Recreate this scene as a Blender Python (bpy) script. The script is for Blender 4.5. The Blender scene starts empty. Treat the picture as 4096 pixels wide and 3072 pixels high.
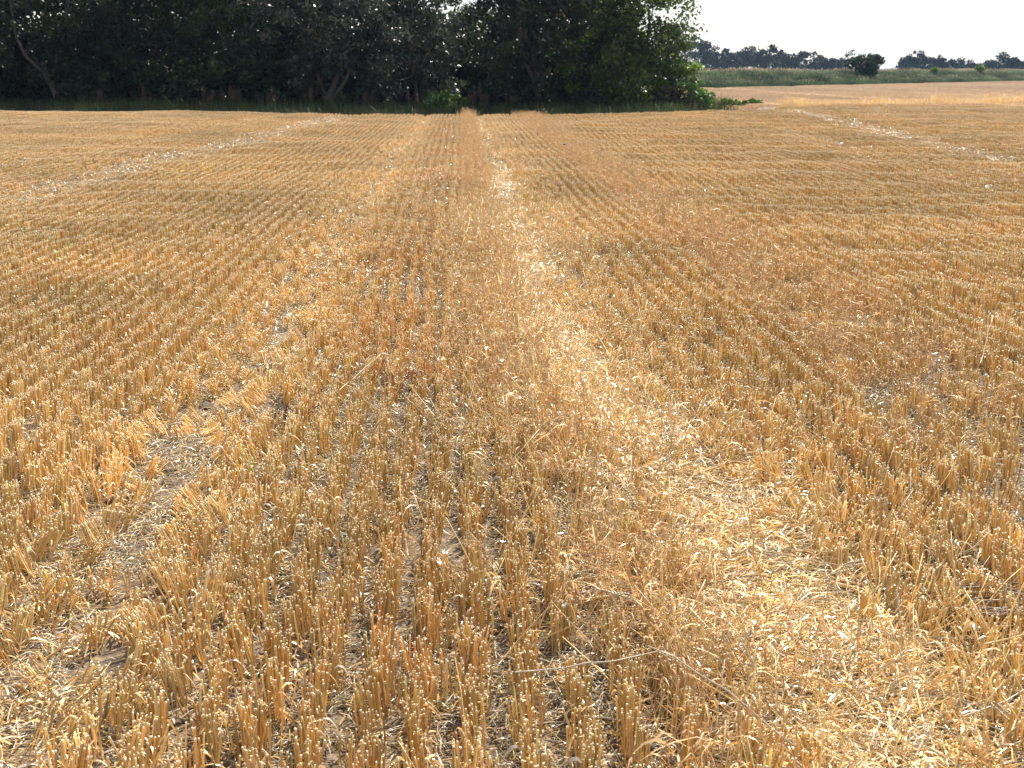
import bpy, math, random
import numpy as np
from mathutils import Vector

random.seed(7)
R = math.radians
scene = bpy.context.scene
col = scene.collection

# ------------------------------------------------------------------ camera, light, exposure
F_PX = 1300.0                                   # focal length in pixels of a 1024 px wide frame
CAM_H = 1.52
cam_d = bpy.data.cameras.new('camera')
cam = bpy.data.objects.new('camera', cam_d)
col.objects.link(cam)
cam_d.sensor_width = 36.0
cam_d.lens = 36.0 * F_PX / 1024.0
cam_d.clip_start = 0.05
cam_d.clip_end = 6000
PITCH, YAW = math.atan(313.5 / F_PX), math.atan(52 / 1337.0)
cam.location = (0, 0, CAM_H)
cam.rotation_euler = (math.pi / 2 - PITCH, 0, -YAW)
cam_d.dof.use_dof = True
cam_d.dof.focus_distance = 5.2
cam_d.dof.aperture_fstop = 14.0
scene.camera = cam

SUN_AZ, SUN_EL = R(25), R(48)                   # azimuth clockwise from +Y (the row direction)
world = bpy.data.worlds.new('World')
scene.world = world
world.use_nodes = True
nt = world.node_tree
nt.nodes.clear()
out = nt.nodes.new('ShaderNodeOutputWorld')
bg = nt.nodes.new('ShaderNodeBackground')
sky = nt.nodes.new('ShaderNodeTexSky')
sky.sky_type = 'NISHITA'
sky.sun_disc = False
sky.sun_elevation = SUN_EL
sky.sun_rotation = SUN_AZ
sky.air_density = 1.0
sky.dust_density = 0.8
bg.inputs['Strength'].default_value = 0.078
# thin streaky cloud over the whole sky
tc = nt.nodes.new('ShaderNodeTexCoord')
mp = nt.nodes.new('ShaderNodeMapping')
mp.inputs['Scale'].default_value = (3.0, 3.0, 26.0)
nz = nt.nodes.new('ShaderNodeTexNoise')
nz.inputs['Scale'].default_value = 1.6
nz.inputs['Detail'].default_value = 6
rp = nt.nodes.new('ShaderNodeMapRange')
rp.inputs[1].default_value = 0.38
rp.inputs[2].default_value = 0.66
rp.inputs[3].default_value = 0.12
rp.inputs[4].default_value = 0.95
mx = nt.nodes.new('ShaderNodeMix')
mx.data_type = 'RGBA'
mx.inputs['B'].default_value = (6.3, 6.7, 7.2, 1)
nt.links.new(tc.outputs['Generated'], mp.inputs['Vector'])
nt.links.new(mp.outputs[0], nz.inputs['Vector'])
nt.links.new(nz.outputs['Fac'], rp.inputs[0])
nt.links.new(rp.outputs[0], mx.inputs['Factor'])
nt.links.new(sky.outputs[0], mx.inputs['A'])
nt.links.new(mx.outputs['Result'], bg.inputs['Color'])
nt.links.new(bg.outputs[0], out.inputs['Surface'])

sun_d = bpy.data.lights.new('sun', 'SUN')
sun_d.energy = 5.0
sun_d.angle = R(0.53)
sun_d.color = (1.0, 0.95, 0.87)
sun = bpy.data.objects.new('sun', sun_d)
col.objects.link(sun)
sdir = Vector((math.sin(SUN_AZ) * math.cos(SUN_EL), math.cos(SUN_AZ) * math.cos(SUN_EL), math.sin(SUN_EL)))
sun.rotation_euler = sdir.to_track_quat('Z', 'Y').to_euler()
sun.location = sdir * 60

scene.view_settings.view_transform = 'Standard'
scene.view_settings.look = 'None'
scene.view_settings.exposure = 1.03
scene.view_settings.gamma = 1.0
scene.view_settings.use_curve_mapping = False
scene.cycles.max_bounces = 7
scene.cycles.diffuse_bounces = 3
scene.cycles.transmission_bounces = 5
scene.cycles.transparent_max_bounces = 4
scene.cycles.volume_bounces = 0
scene.cycles.use_denoising = True
scene.cycles.sample_clamp_indirect = 6.0


# ------------------------------------------------------------------ helpers
def tag(o, label=None, cat=None, group=None, kind=None):
    if label: o['label'] = label
    if cat: o['category'] = cat
    if group: o['group'] = group
    if kind: o['kind'] = kind
    return o


def hash2(ix, iy, s=0):
    n = (ix.astype(np.int64) * 374761393 + iy.astype(np.int64) * 668265263 + s * 974711) & 0xffffffff
    n = ((n ^ (n >> 13)) * 1274126177) & 0xffffffff
    return ((n ^ (n >> 16)) & 0xffff) / 65535.0


def vnoise(x, y, s=0):
    x = np.asarray(x, float); y = np.asarray(y, float)
    x0, y0 = np.floor(x), np.floor(y)
    u, v = x - x0, y - y0
    u, v = u * u * (3 - 2 * u), v * v * (3 - 2 * v)
    a, b = hash2(x0, y0, s), hash2(x0 + 1, y0, s)
    c, d = hash2(x0, y0 + 1, s), hash2(x0 + 1, y0 + 1, s)
    return (a * (1 - u) + b * u) * (1 - v) + (c * (1 - u) + d * u) * v


def sstep(a, b, x):
    t = np.clip((np.asarray(x, float) - a) / (b - a), 0, 1)
    return t * t * (3 - 2 * t)


def ground_z(x, y):
    x = np.asarray(x, float); y = np.asarray(y, float)
    z = -.6 * sstep(43.2, 50, y) * (1 - sstep(8.5, 12.5, x)) * (1 - sstep(70, 95, y))
    z = z + 0.13 * sstep(1.5, 9, np.abs(x)) * sstep(22, 43, y) * (1 - sstep(52, 70, y))
    z = z + (vnoise(x / 3.1, y / 3.7, 3) - .5) * 0.07 * (1 - sstep(60, 90, y))
    z = z + (vnoise(x / 0.7, y / 0.9, 4) - .5) * 0.025 * (1 - sstep(25, 40, y))
    # wheel tracks pressed into the soil
    z = z - 0.025 * np.exp(-((x + 1.14) / .16) ** 2) * (y < 45) - 0.025 * np.exp(-((x - track_r(y)) / .18) ** 2) * (y < 45)
    return z


def track_r(y):
    return np.interp(y, [2, 3.0, 4.2, 5.5, 6.5, 9, 17, 45], [.98, .92, .86, .68, .60, .55, .54, .6])


def px_ground(px, py, z=0.0):
    """world point on the level z seen at a pixel of the 1024 x 768 frame"""
    v = Vector(((px - 512) / F_PX, (384 - py) / F_PX, -1))
    v = cam.rotation_euler.to_matrix() @ v
    t = (z - CAM_H) / v.z
    return v.x * t, v.y * t


class Geo:
    def __init__(self):
        self.v, self.q, self.t, self.c, self.n = [], [], [], [], 0

    def add(self, verts, quads=None, tris=None, cols=None):
        verts = np.asarray(verts, float).reshape(-1, 3)
        self.v.append(verts)
        cols = np.asarray(cols, float)
        if cols.ndim == 1: cols = np.tile(cols, (len(verts), 1))
        self.c.append(cols.reshape(-1, 3))
        if quads is not None and len(quads): self.q.append(np.asarray(quads, int).reshape(-1, 4) + self.n)
        if tris is not None and len(tris): self.t.append(np.asarray(tris, int).reshape(-1, 3) + self.n)
        self.n += len(verts)

    def mesh(self, name, mat, smooth=True):
        me = bpy.data.meshes.new(name)
        v = np.concatenate(self.v)
        q = np.concatenate(self.q) if self.q else np.zeros((0, 4), int)
        t = np.concatenate(self.t) if self.t else np.zeros((0, 3), int)
        me.vertices.add(len(v)); me.vertices.foreach_set('co', v.ravel())
        loops = np.concatenate([q.ravel(), t.ravel()])
        me.loops.add(len(loops)); me.loops.foreach_set('vertex_index', loops.astype(np.int32))
        sizes = np.concatenate([np.full(len(q), 4), np.full(len(t), 3)]).astype(np.int32)
        starts = np.concatenate([[0], np.cumsum(sizes)[:-1]]).astype(np.int32)
        me.polygons.add(len(sizes)); me.polygons.foreach_set('loop_start', starts)
        me.update(calc_edges=True)
        if smooth: me.polygons.foreach_set('use_smooth', np.ones(len(sizes), bool))
        a = me.attributes.new('col', 'FLOAT_COLOR', 'POINT')
        c = np.concatenate(self.c)
        a.data.foreach_set('color', np.concatenate([c, np.ones((len(c), 1))], 1).ravel().astype(np.float32))
        me.materials.append(mat)
        me.validate()
        return me

    def obj(self, name, mat, parent=None, smooth=True, loc=None):
        o = bpy.data.objects.new(name, self.mesh(name, mat, smooth))
        col.objects.link(o)
        if parent: o.parent = parent
        if loc is not None: o.location = loc
        return o


def tubes(g, path, rad, cols, n=6, cap=False):
    """path (N,K,3), rad (N,K), cols (N,K,3)"""
    path = np.asarray(path, float); N, K, _ = path.shape
    tan = np.gradient(path, axis=1)
    tan /= np.linalg.norm(tan, axis=2, keepdims=True) + 1e-9
    mean = tan.mean(1)
    ref = np.where(np.abs(mean[:, 2:3]) > .7, np.array([[1., 0, 0]]), np.array([[0, 0, 1.]]))[:, None, :].repeat(K, 1)
    a = np.cross(tan, ref); a /= np.linalg.norm(a, axis=2, keepdims=True) + 1e-9
    b = np.cross(tan, a)
    th = np.arange(n) * 2 * math.pi / n
    ring = (a[:, :, None, :] * np.cos(th)[None, None, :, None] + b[:, :, None, :] * np.sin(th)[None, None, :, None]) * np.asarray(rad)[:, :, None, None]
    v = path[:, :, None, :] + ring
    idx = np.arange(N * K * n).reshape(N, K, n)
    nx = np.roll(idx, -1, axis=2)
    q = np.stack([idx[:, :-1], nx[:, :-1], nx[:, 1:], idx[:, 1:]], -1).reshape(-1, 4)
    tr = None
    if cap:
        tr = np.concatenate([np.stack([idx[:, e, 0], idx[:, e, i], idx[:, e, i + 1]], -1) for i in range(1, n - 1) for e in (0, K - 1)])
    c = np.asarray(cols)[:, :, None, :].repeat(n, 2)
    g.add(v, q, tr, c.reshape(-1, 3))


def ribbons(g, path, width, side, cols):
    """path (N,K,3), width (N,K), side (N,3) or (N,K,3)"""
    path = np.asarray(path, float); N, K, _ = path.shape
    side = np.asarray(side, float)
    if side.ndim == 2: side = side[:, None, :].repeat(K, 1)
    off = side * np.asarray(width)[:, :, None] * .5
    v = np.stack([path - off, path + off], 2)
    idx = np.arange(N * K * 2).reshape(N, K, 2)
    q = np.stack([idx[:, :-1, 0], idx[:, :-1, 1], idx[:, 1:, 1], idx[:, 1:, 0]], -1).reshape(-1, 4)
    g.add(v, q, None, np.asarray(cols)[:, :, None, :].repeat(2, 2).reshape(-1, 3))


def mixc(r, palette, weights, jit=.12):
    """random colours from a palette"""
    p = np.array(palette); w = np.array(weights, float); w /= w.sum()
    n = r['n']; rng = r['rng']
    c = p[rng.choice(len(p), n, p=w)]
    return np.clip(c * (1 + rng.normal(0, jit, (n, 1))) * (1 + rng.normal(0, .03, (n, 3))), .01, .95)


def plant_mat(name, rough=.4, spec=.5, trans=.35, tint=True, back=1.0, warm=(1.05, .80, .58)):
    m = bpy.data.materials.new(name); m.use_nodes = True
    t = m.node_tree; t.nodes.clear()
    o = t.nodes.new('ShaderNodeOutputMaterial')
    at = t.nodes.new('ShaderNodeAttribute'); at.attribute_name = 'col'
    src = at.outputs['Color']
    if tint:
        a2 = t.nodes.new('ShaderNodeAttribute'); a2.attribute_type = 'INSTANCER'; a2.attribute_name = 'tint'
        a3 = t.nodes.new('ShaderNodeAttribute'); a3.attribute_type = 'INSTANCER'; a3.attribute_name = 'warm'
        w = t.nodes.new('ShaderNodeMix'); w.data_type = 'RGBA'; w.blend_type = 'MULTIPLY'
        w.inputs['B'].default_value = (*warm, 1)
        t.links.new(a3.outputs['Fac'], w.inputs['Factor']); t.links.new(src, w.inputs['A'])
        vm = t.nodes.new('ShaderNodeVectorMath'); vm.operation = 'SCALE'
        t.links.new(w.outputs['Result'], vm.inputs[0]); t.links.new(a2.outputs['Fac'], vm.inputs['Scale'])
        src = vm.outputs[0]
    p = t.nodes.new('ShaderNodeBsdfPrincipled')
    p.inputs['Roughness'].default_value = rough
    p.inputs['Specular IOR Level'].default_value = spec
    t.links.new(src, p.inputs['Base Color'])
    tr = t.nodes.new('ShaderNodeBsdfTranslucent')
    if back != 1.0:
        sc = t.nodes.new('ShaderNodeVectorMath'); sc.operation = 'SCALE'; sc.inputs['Scale'].default_value = back
        t.links.new(src, sc.inputs[0]); t.links.new(sc.outputs[0], tr.inputs['Color'])
    else:
        t.links.new(src, tr.inputs['Color'])
    ms = t.nodes.new('ShaderNodeMixShader'); ms.inputs[0].default_value = trans
    t.links.new(p.outputs[0], ms.inputs[1]); t.links.new(tr.outputs[0], ms.inputs[2])
    t.links.new(ms.outputs[0], o.inputs['Surface'])
    return m


def scatter(name, protos, P, rot, scl, pid, tint, warm, label, cat, kind='stuff'):
    """one stuff object: small clumps set out on points"""
    me = bpy.data.meshes.new(name)
    n = len(P)
    me.vertices.add(n); me.vertices.foreach_set('co', np.asarray(P, np.float32).ravel())
    for nm, ty, dat, key in (('rot', 'FLOAT_VECTOR', rot, 'vector'), ('scl', 'FLOAT_VECTOR', scl, 'vector'), ('pid', 'INT', pid, 'value'),
                             ('tint', 'FLOAT', tint, 'value'), ('warm', 'FLOAT', warm, 'value')):
        a = me.attributes.new(nm, ty, 'POINT')
        a.data.foreach_set(key, np.asarray(dat, np.int32 if ty == 'INT' else np.float32).ravel())
    o = bpy.data.objects.new(name, me); col.objects.link(o)
    gt = bpy.data.node_groups.new(name + '_spread', 'GeometryNodeTree')
    gt.interface.new_socket('Geometry', in_out='INPUT', socket_type='NodeSocketGeometry')
    gt.interface.new_socket('Geometry', in_out='OUTPUT', socket_type='NodeSocketGeometry')
    N, L = gt.nodes, gt.links
    gi, go = N.new('NodeGroupInput'), N.new('NodeGroupOutput')
    iop = N.new('GeometryNodeInstanceOnPoints')
    g2i = N.new('GeometryNodeGeometryToInstance')
    for p in reversed(protos):
        oi = N.new('GeometryNodeObjectInfo'); oi.inputs['Object'].default_value = p; oi.inputs['As Instance'].default_value = False
        L.new(oi.outputs['Geometry'], g2i.inputs[0])
    def attr(nm, ty):
        a = N.new('GeometryNodeInputNamedAttribute'); a.data_type = ty; a.inputs['Name'].default_value = nm
        return a.outputs['Attribute']
    e2r = N.new('FunctionNodeEulerToRotation')
    L.new(attr('rot', 'FLOAT_VECTOR'), e2r.inputs[0])
    L.new(gi.outputs[0], iop.inputs['Points']); L.new(g2i.outputs[0], iop.inputs['Instance'])
    iop.inputs['Pick Instance'].default_value = True
    L.new(attr('pid', 'INT'), iop.inputs['Instance Index'])
    L.new(e2r.outputs[0], iop.inputs['Rotation']); L.new(attr('scl', 'FLOAT_VECTOR'), iop.inputs['Scale'])
    L.new(iop.outputs[0], go.inputs[0])
    md = o.modifiers.new('spread', 'NODES'); md.node_group = gt
    return tag(o, label, cat, None, kind)


def proto(name, g, mat, smooth=True):
    return bpy.data.objects.new(name, g.mesh(name, mat, smooth))      # source shape only, not linked into the scene


# ------------------------------------------------------------------ ground
def soil_mat():
    m = bpy.data.materials.new('field_soil'); m.use_nodes = True
    t = m.node_tree; p = t.nodes['Principled BSDF']
    p.inputs['Roughness'].default_value = .9
    g = t.nodes.new('ShaderNodeNewGeometry')
    n1 = t.nodes.new('ShaderNodeTexNoise'); n1.inputs['Scale'].default_value = 38; n1.inputs['Detail'].default_value = 8
    n2 = t.nodes.new('ShaderNodeTexNoise'); n2.inputs['Scale'].default_value = 1.3; n2.inputs['Detail'].default_value = 4
    for n in (n1, n2): t.links.new(g.outputs['Position'], n.inputs['Vector'])
    c1 = t.nodes.new('ShaderNodeValToRGB')
    e = c1.color_ramp.elements
    e[0].position, e[0].color = .36, (.085, .058, .036, 1)
    e[1].position, e[1].color = .66, (.27, .195, .115, 1)
    k = e.new(.5); k.color = (.15, .105, .065, 1)
    t.links.new(n1.outputs['Fac'], c1.inputs[0])
    c2 = t.nodes.new('ShaderNodeValToRGB')
    e = c2.color_ramp.elements
    e[0].position, e[0].color = .35, (.8, .78, .75, 1)
    e[1].position, e[1].color = .7, (1.15, 1.12, 1.05, 1)
    t.links.new(n2.outputs['Fac'], c2.inputs[0])
    mm = t.nodes.new('ShaderNodeMix'); mm.data_type = 'RGBA'; mm.blend_type = 'MULTIPLY'; mm.inputs['Factor'].default_value = 1
    t.links.new(c1.outputs[0], mm.inputs['A']); t.links.new(c2.outputs[0], mm.inputs['B'])
    t.links.new(mm.outputs['Result'], p.inputs['Base Color'])
    b = t.nodes.new('ShaderNodeBump'); b.inputs['Distance'].default_value = .02; b.inputs['Strength'].default_value = .8
    t.links.new(n1.outputs['Fac'], b.inputs['Height']); t.links.new(b.outputs[0], p.inputs['Normal'])
    return m


def grid_obj(name, xs, ys, mat, zf=ground_z):
    X, Y = np.meshgrid(xs, ys)
    v = np.stack([X, Y, zf(X, Y)], -1).reshape(-1, 3)
    i = np.arange(len(xs) * len(ys)).reshape(len(ys), len(xs))
    q = np.stack([i[:-1, :-1], i[:-1, 1:], i[1:, 1:], i[1:, :-1]], -1).reshape(-1, 4)
    g = Geo(); g.add(v, q, None, (.3, .2, .1))
    return g.obj(name, mat)


xs = np.concatenate([-np.geomspace(3000, 26, 24), np.arange(-25, -4, .5), np.arange(-4, 5, .12), np.arange(5, 26, .5), np.geomspace(26, 3000, 34)])
ys = np.concatenate([-np.geomspace(300, 3, 8), np.arange(-2, 20, .16), np.arange(20, 60, .4), np.geomspace(60, 4000, 50)])
ground = tag(grid_obj('ground', xs, ys, soil_mat()), 'bare soil and straw dust under the stubble field', 'ground', None, 'structure')

# ------------------------------------------------------------------ straw shapes
STRAW = plant_mat('straw', rough=.36, spec=.6, trans=.24)
WISP = plant_mat('dry_grass', rough=.5, spec=.4, trans=.40)
LITTER = plant_mat('loose_straw', rough=.24, spec=.85, trans=.25)
GOLD, PALE, TAN, RUST, GREY = (.72, .49, .185), (.82, .63, .32), (.57, .385, .17), (.60, .31, .08), (.56, .47, .36)


def tuft(seed, n=28, L=.15, spread=.016, tilt=.06, leaf=.5, pal=None):
    rng = np.random.default_rng(seed); g = Geo()
    n_pl = max(2, n // 3)
    pc = np.stack([rng.normal(0, spread * .8, n_pl), (np.arange(n_pl) + rng.uniform(.1, .9, n_pl)) / n_pl * L - L / 2], 1)
    pl = rng.integers(0, n_pl, n)
    off = rng.normal(0, .0065, (n, 2))
    base = np.concatenate([pc[pl] + off, np.full((n, 1), -.012)], 1)
    h = .132 * (1 + rng.normal(0, .035, n)) + .012
    h = np.where(rng.random(n) < .06, h * rng.uniform(.45, .8, n), h)
    d = np.concatenate([off * 2.2 + rng.normal(0, tilt, (n, 2)), np.ones((n, 1))], 1)
    bend = np.concatenate([rng.normal(0, .004, (n, 2)), np.zeros((n, 1))], 1)
    ts = np.array([0, .5, .95, 1.0])
    path = base[:, None, :] + d[:, None, :] * (h[:, None] * ts)[:, :, None] + bend[:, None, :] * (np.sin(ts * 3.1))[None, :, None]
    r0 = np.clip(rng.normal(.0021, .00035, n), .0012, .003)
    rad = r0[:, None] * np.array([1.05, 1, .98, 1.03])
    c = mixc({'n': n, 'rng': rng}, [GOLD, PALE, TAN, RUST], [4.6, 2.6, 2.6, .8], .2)
    if pal is not None: c = mixc({'n': n, 'rng': rng}, pal, [1] * len(pal), .15)
    lo = c * .95 if pal is not None else mixc({'n': n, 'rng': rng}, [GOLD, TAN, RUST], [3, 3, 2])
    tip = np.clip(c * .25 + np.array([.85, .74, .52]) * .75, 0, .9)  # cut ends are pale; extra lightening paints in the sunlit tops
    cols = np.stack([lo, c, c, tip], 1)
    tubes(g, path, rad, cols, 6, cap=True)
    # frayed sheath ends curling at the cut
    m = int(n * .8); k = rng.integers(0, n, m)
    st = path[k, 3] - np.array([0, 0, 1]) * rng.uniform(0, .014, m)[:, None]
    az = rng.uniform(0, 2 * math.pi, m); ln = rng.uniform(.003, .011, m); s = np.linspace(0, 1, 4)
    up = rng.uniform(.1, 1.1, m)
    pth = st[:, None, :] + np.stack([np.cos(az)[:, None] * ln[:, None] * s, np.sin(az)[:, None] * ln[:, None] * s, ln[:, None] * (up[:, None] * s - (up[:, None] + .2) * s ** 2 * .9)], -1)
    cc = mixc({'n': m, 'rng': rng}, [PALE, TAN, GOLD], [2, 1, 3])
    ribbons(g, pth, rng.uniform(.0016, .0032, m)[:, None] * np.array([.8, 1, .9, .3]), np.stack([-np.sin(az), np.cos(az), rng.normal(0, .4, m)], 1), cc[:, None, :].repeat(4, 1))
    m = int(n * leaf)
    if m:
        k = rng.integers(0, n, m); f = rng.uniform(.1, .75, m)
        st = base[k] + d[k] * (h[k] * f)[:, None]
        az = rng.uniform(0, 2 * math.pi, m); ln = rng.uniform(.03, .10, m)
        up = rng.uniform(-.2, 1.4, m)
        s = np.linspace(0, 1, 5)
        pth = st[:, None, :] + np.stack([np.cos(az)[:, None] * (ln[:, None] * s * .7), np.sin(az)[:, None] * (ln[:, None] * s * .7),
                                         ln[:, None] * (up[:, None] * s - (.5 + up[:, None]) * s ** 2)], -1)
        pth[:, :, 2] = np.maximum(pth[:, :, 2], .003)
        sd = np.stack([-np.sin(az), np.cos(az), rng.normal(0, .5, m)], 1)
        wd = rng.uniform(.003, .0065, m)[:, None] * np.array([.7, 1, 1, .8, .15])
        cc = mixc({'n': m, 'rng': rng}, [RUST, TAN, GOLD, PALE, GREY], [2.2, 3, 2, 1.5, .8])
        ribbons(g, pth, wd, sd, cc[:, None, :].repeat(5, 1))
    return g


def wisps(seed, n=16, ln=(.12, .27), spread=.06, pal=None):
    """thin dead grass with fine drooping heads"""
    rng = np.random.default_rng(seed); g = Geo()
    base = np.concatenate([rng.normal(0, spread, (n, 2)), np.full((n, 1), -.01)], 1)
    h = rng.uniform(*ln, n)
    az = rng.uniform(0, 2 * math.pi, n); le = np.abs(rng.normal(.18, .16, n))
    s = np.linspace(0, 1, 6)
    out_ = (le[:, None] * s + .35 * le[:, None] * s ** 3) * h[:, None]
    path = base[:, None, :] + np.stack([np.cos(az)[:, None] * out_, np.sin(az)[:, None] * out_, h[:, None] * (s - .12 * s ** 3)[None, :] + 0 * out_], -1)
    c = mixc({'n': n, 'rng': rng}, [(.54, .38, .21), (.60, .43, .23), RUST, PALE, (.52, .38, .24)], [3, 3, .7, 1.8, 2])
    if pal is not None: c = mixc({'n': n, 'rng': rng}, pal, [1] * len(pal))
    tubes(g, path, rng.uniform(.0006, .0012, n)[:, None] * np.linspace(1.2, .7, 6), c[:, None, :].repeat(6, 1), 4)
    m = n
    k = rng.integers(0, n, m); f = rng.integers(1, 5, m)
    st = path[k, f]
    a2 = rng.uniform(0, 2 * math.pi, m); l2 = rng.uniform(.03, .12, m); up = rng.uniform(-.3, 1.2, m)
    s = np.linspace(0, 1, 4)
    pth = st[:, None, :] + np.stack([np.cos(a2)[:, None] * l2[:, None] * s * .7, np.sin(a2)[:, None] * l2[:, None] * s * .7, l2[:, None] * (up[:, None] * s - up[:, None] * s ** 2 - .3 * s ** 2)], -1)
    sd = np.stack([-np.sin(a2), np.cos(a2), rng.normal(0, .5, m)], 1)
    cc = mixc({'n': m, 'rng': rng}, [(.55, .36, .16), RUST, (.58, .41, .21), PALE], [3, 1, 3, 1.4])
    ribbons(g, pth, rng.uniform(.0018, .0048, m)[:, None] * np.array([.8, 1, .8, .1]), sd, cc[:, None, :].repeat(4, 1))
    # small seed husks near the tips
    hk = rng.integers(0, n, n)
    tp = path[hk, 5] - (path[hk, 5] - path[hk, 4]) * rng.random((n, 1)) + rng.normal(0, .003, (n, 3))
    dirs = rng.normal(0, 1, (n, 3)); dirs /= np.linalg.norm(dirs, axis=1, keepdims=True)
    pth = tp[:, None, :] + dirs[:, None, :] * (np.linspace(-.5, .5, 3) * .012)[None, :, None]
    sd = np.cross(dirs, rng.normal(0, 1, (n, 3))); sd /= np.linalg.norm(sd, axis=1, keepdims=True)
    cc = mixc({'n': n, 'rng': rng}, [PALE, (.5, .3, .16)], [1, 2])
    ribbons(g, pth, np.full((n, 1), .0028) * np.array([.2, 1, .2]), sd, cc[:, None, :].repeat(3, 1))
    return g


def litter(seed, n=95, m=40, size=.17, zmax=.018, long=.13, pal=None):
    rng = np.random.default_rng(seed); g = Geo()
    pal = pal or ([PALE, (.72, .62, .45), GOLD, TAN, GREY], [2.5, 3, 1.6, 1.6, 2.4])
    ln = rng.uniform(.03, long, n) ** 1.0
    az = rng.uniform(0, 2 * math.pi, n)
    ctr = np.concatenate([rng.uniform(-size, size, (n, 2)), rng.uniform(.002, zmax, (n, 1))], 1)
    sl = rng.normal(0, .12, n)
    s = np.linspace(-.5, .5, 3)
    path = ctr[:, None, :] + np.stack([np.cos(az), np.sin(az), sl], 1)[:, None, :] * (ln[:, None] * s)[:, :, None]
    path[:, 1, :] += rng.normal(0, .003, (n, 3))
    path[:, :, 2] = np.maximum(path[:, :, 2], .001)
    c = mixc({'n': n, 'rng': rng}, *pal)
    tubes(g, path, rng.uniform(.0010, .0019, n)[:, None] * np.ones(3), c[:, None, :].repeat(3, 1), 6, cap=True)
    ln = rng.uniform(.015, .075, m); az = rng.uniform(0, 2 * math.pi, m)
    ctr = np.concatenate([rng.uniform(-size, size, (m, 2)), rng.uniform(.003, zmax * 1.3, (m, 1))], 1)
    s = np.linspace(-.5, .5, 4)
    path = ctr[:, None, :] + np.stack([np.cos(az), np.sin(az), rng.normal(0, .15, m)], 1)[:, None, :] * (ln[:, None] * s)[:, :, None]
    path[:, :, 2] += (rng.normal(.006, .008, m)[:, None] * (1 - (2 * s) ** 2))
    path[:, :, 2] = np.maximum(path[:, :, 2], .001)
    sd = np.stack([-np.sin(az), np.cos(az), rng.normal(0, .35, m)], 1)
    c = mixc({'n': m, 'rng': rng}, [PALE, (.74, .65, .49), GOLD, RUST], [3, 3, 1.6, .8])
    ribbons(g, path, rng.uniform(.002, .0055, m)[:, None] * np.array([.4, 1, 1, .3]), sd, c[:, None, :].repeat(4, 1))
    return g


tuft_p = [proto('stubble_tuft', tuft(100 + i), STRAW) for i in range(14)]
tuft_p += [proto('wide_tuft', tuft(130 + i, n=34, L=.22, spread=.032, tilt=.11, leaf=.8), STRAW) for i in range(10)]
far_p = [proto('stubble_patch', tuft(150 + i, n=90, L=.6, spread=.05, tilt=.06, leaf=.4, pal=[(.62, .47, .31), (.70, .56, .41), (.55, .40, .27)]), STRAW) for i in range(5)]
wisp_p = [proto('grass_tuft', wisps(200 + i), WISP) for i in range(8)]
pale_p = [proto('pale_grass_tuft', wisps(230 + i, pal=[PALE, (.80, .70, .50), (.66, .54, .34)]), WISP) for i in range(4)]
lit_p = [proto('litter_patch', litter(300 + i), LITTER) for i in range(8)]
mat_p = [proto('straw_mat', litter(340 + i, n=130, m=70, zmax=.04, long=.22), LITTER) for i in range(6)]

# ------------------------------------------------------------------ the drill rows
rng = np.random.default_rng(11)
ROW, SEG = .125, .145


def field_points(y0, y1, seg, row, xr):
    ks = np.arange(int(-xr / row), int(xr / row) + 1)
    yy = np.arange(y0, y1, seg)
    K, Y = np.meshgrid(ks, yy)
    K, Y = K.ravel(), Y.ravel() + rng.uniform(-.3, .3, K.size) * seg
    X = K * row + .03 + (vnoise(K * 0 + 3, Y / 1.9, 9) - .5) * .03 + (vnoise(K * 1.0, Y / 0.8, 10) - .5) * .018
    return X, Y


X, Y = field_points(.5, 49.5, SEG, ROW, 27)
keep = (np.abs(X - Y * .039) < .45 * Y + 2.2) & ((Y < 44.6 + .5 * vnoise(X / .6, X * 0, 5)) | (X > 10 + (vnoise(Y / .7, Y * 0, 6) - .5) * 2))
keep &= ~((Y > 44) & (X < 9 + (Y - 44) * .5))
X, Y = X[keep], Y[keep]
n = len(X)
xr_ = track_r(Y)
dL = X + 1.14 + (vnoise(Y / 1.1, Y * 0, 21) - .5) * .16
dR = X - xr_ + (vnoise(Y / .9, Y * 0, 22) - .5) * .20
edge = (vnoise(Y / 1.3, X * 0, 23) - .5) * .3
far_fade = 1 - .4 * sstep(20, 40, Y)
leanL = np.exp(-(np.abs(dL) / .30) ** 2)
leanR = np.exp(-(np.where(dR > 0, dR / .55, dR / .32)) ** 2)
red_c = np.exp(-((X - (xr_ - .32) + edge * .3) / .20) ** 2)              # weedy strip beside the inner track
red_r = sstep(1.72, 1.88, X + edge * .5) * (1 - sstep(2.45, 2.62, X + edge * .5))
trackL5 = np.exp(-((X + 5.4 - .06 * (Y - 15) + edge) / .5) ** 2) * sstep(4, 10, Y)      # the next pair of wheelings
trackL7 = np.exp(-((X + 7.2 - .06 * (Y - 20) + edge) / .35) ** 2)
trackR7 = np.exp(-((X - 9.1 - .085 * (Y - 20) + edge) / .45) ** 2) * sstep(10, 16, Y)
trackR9 = np.exp(-((X - 7.0 - .085 * (Y - 20) + edge) / .5) ** 2) * sstep(12, 18, Y)
trackR12 = np.exp(-((X - 10.1 - .085 * (Y - 20) + edge) / .25) ** 2) + np.exp(-((X - 12.9 - .085 * (Y - 29) + edge) / .3) ** 2)
wheel = np.clip(1.2 * trackL5 + trackL7 * .6 + trackR7 + trackR9 * .7 + trackR12 * .6, 0, 1) * (.45 + .55 * vnoise(Y / 3.0, X / 2.0, 35))
coreL = np.exp(-(dL / .13) ** 2)
coreR = np.exp(-(dR / .17) ** 2)
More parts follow.
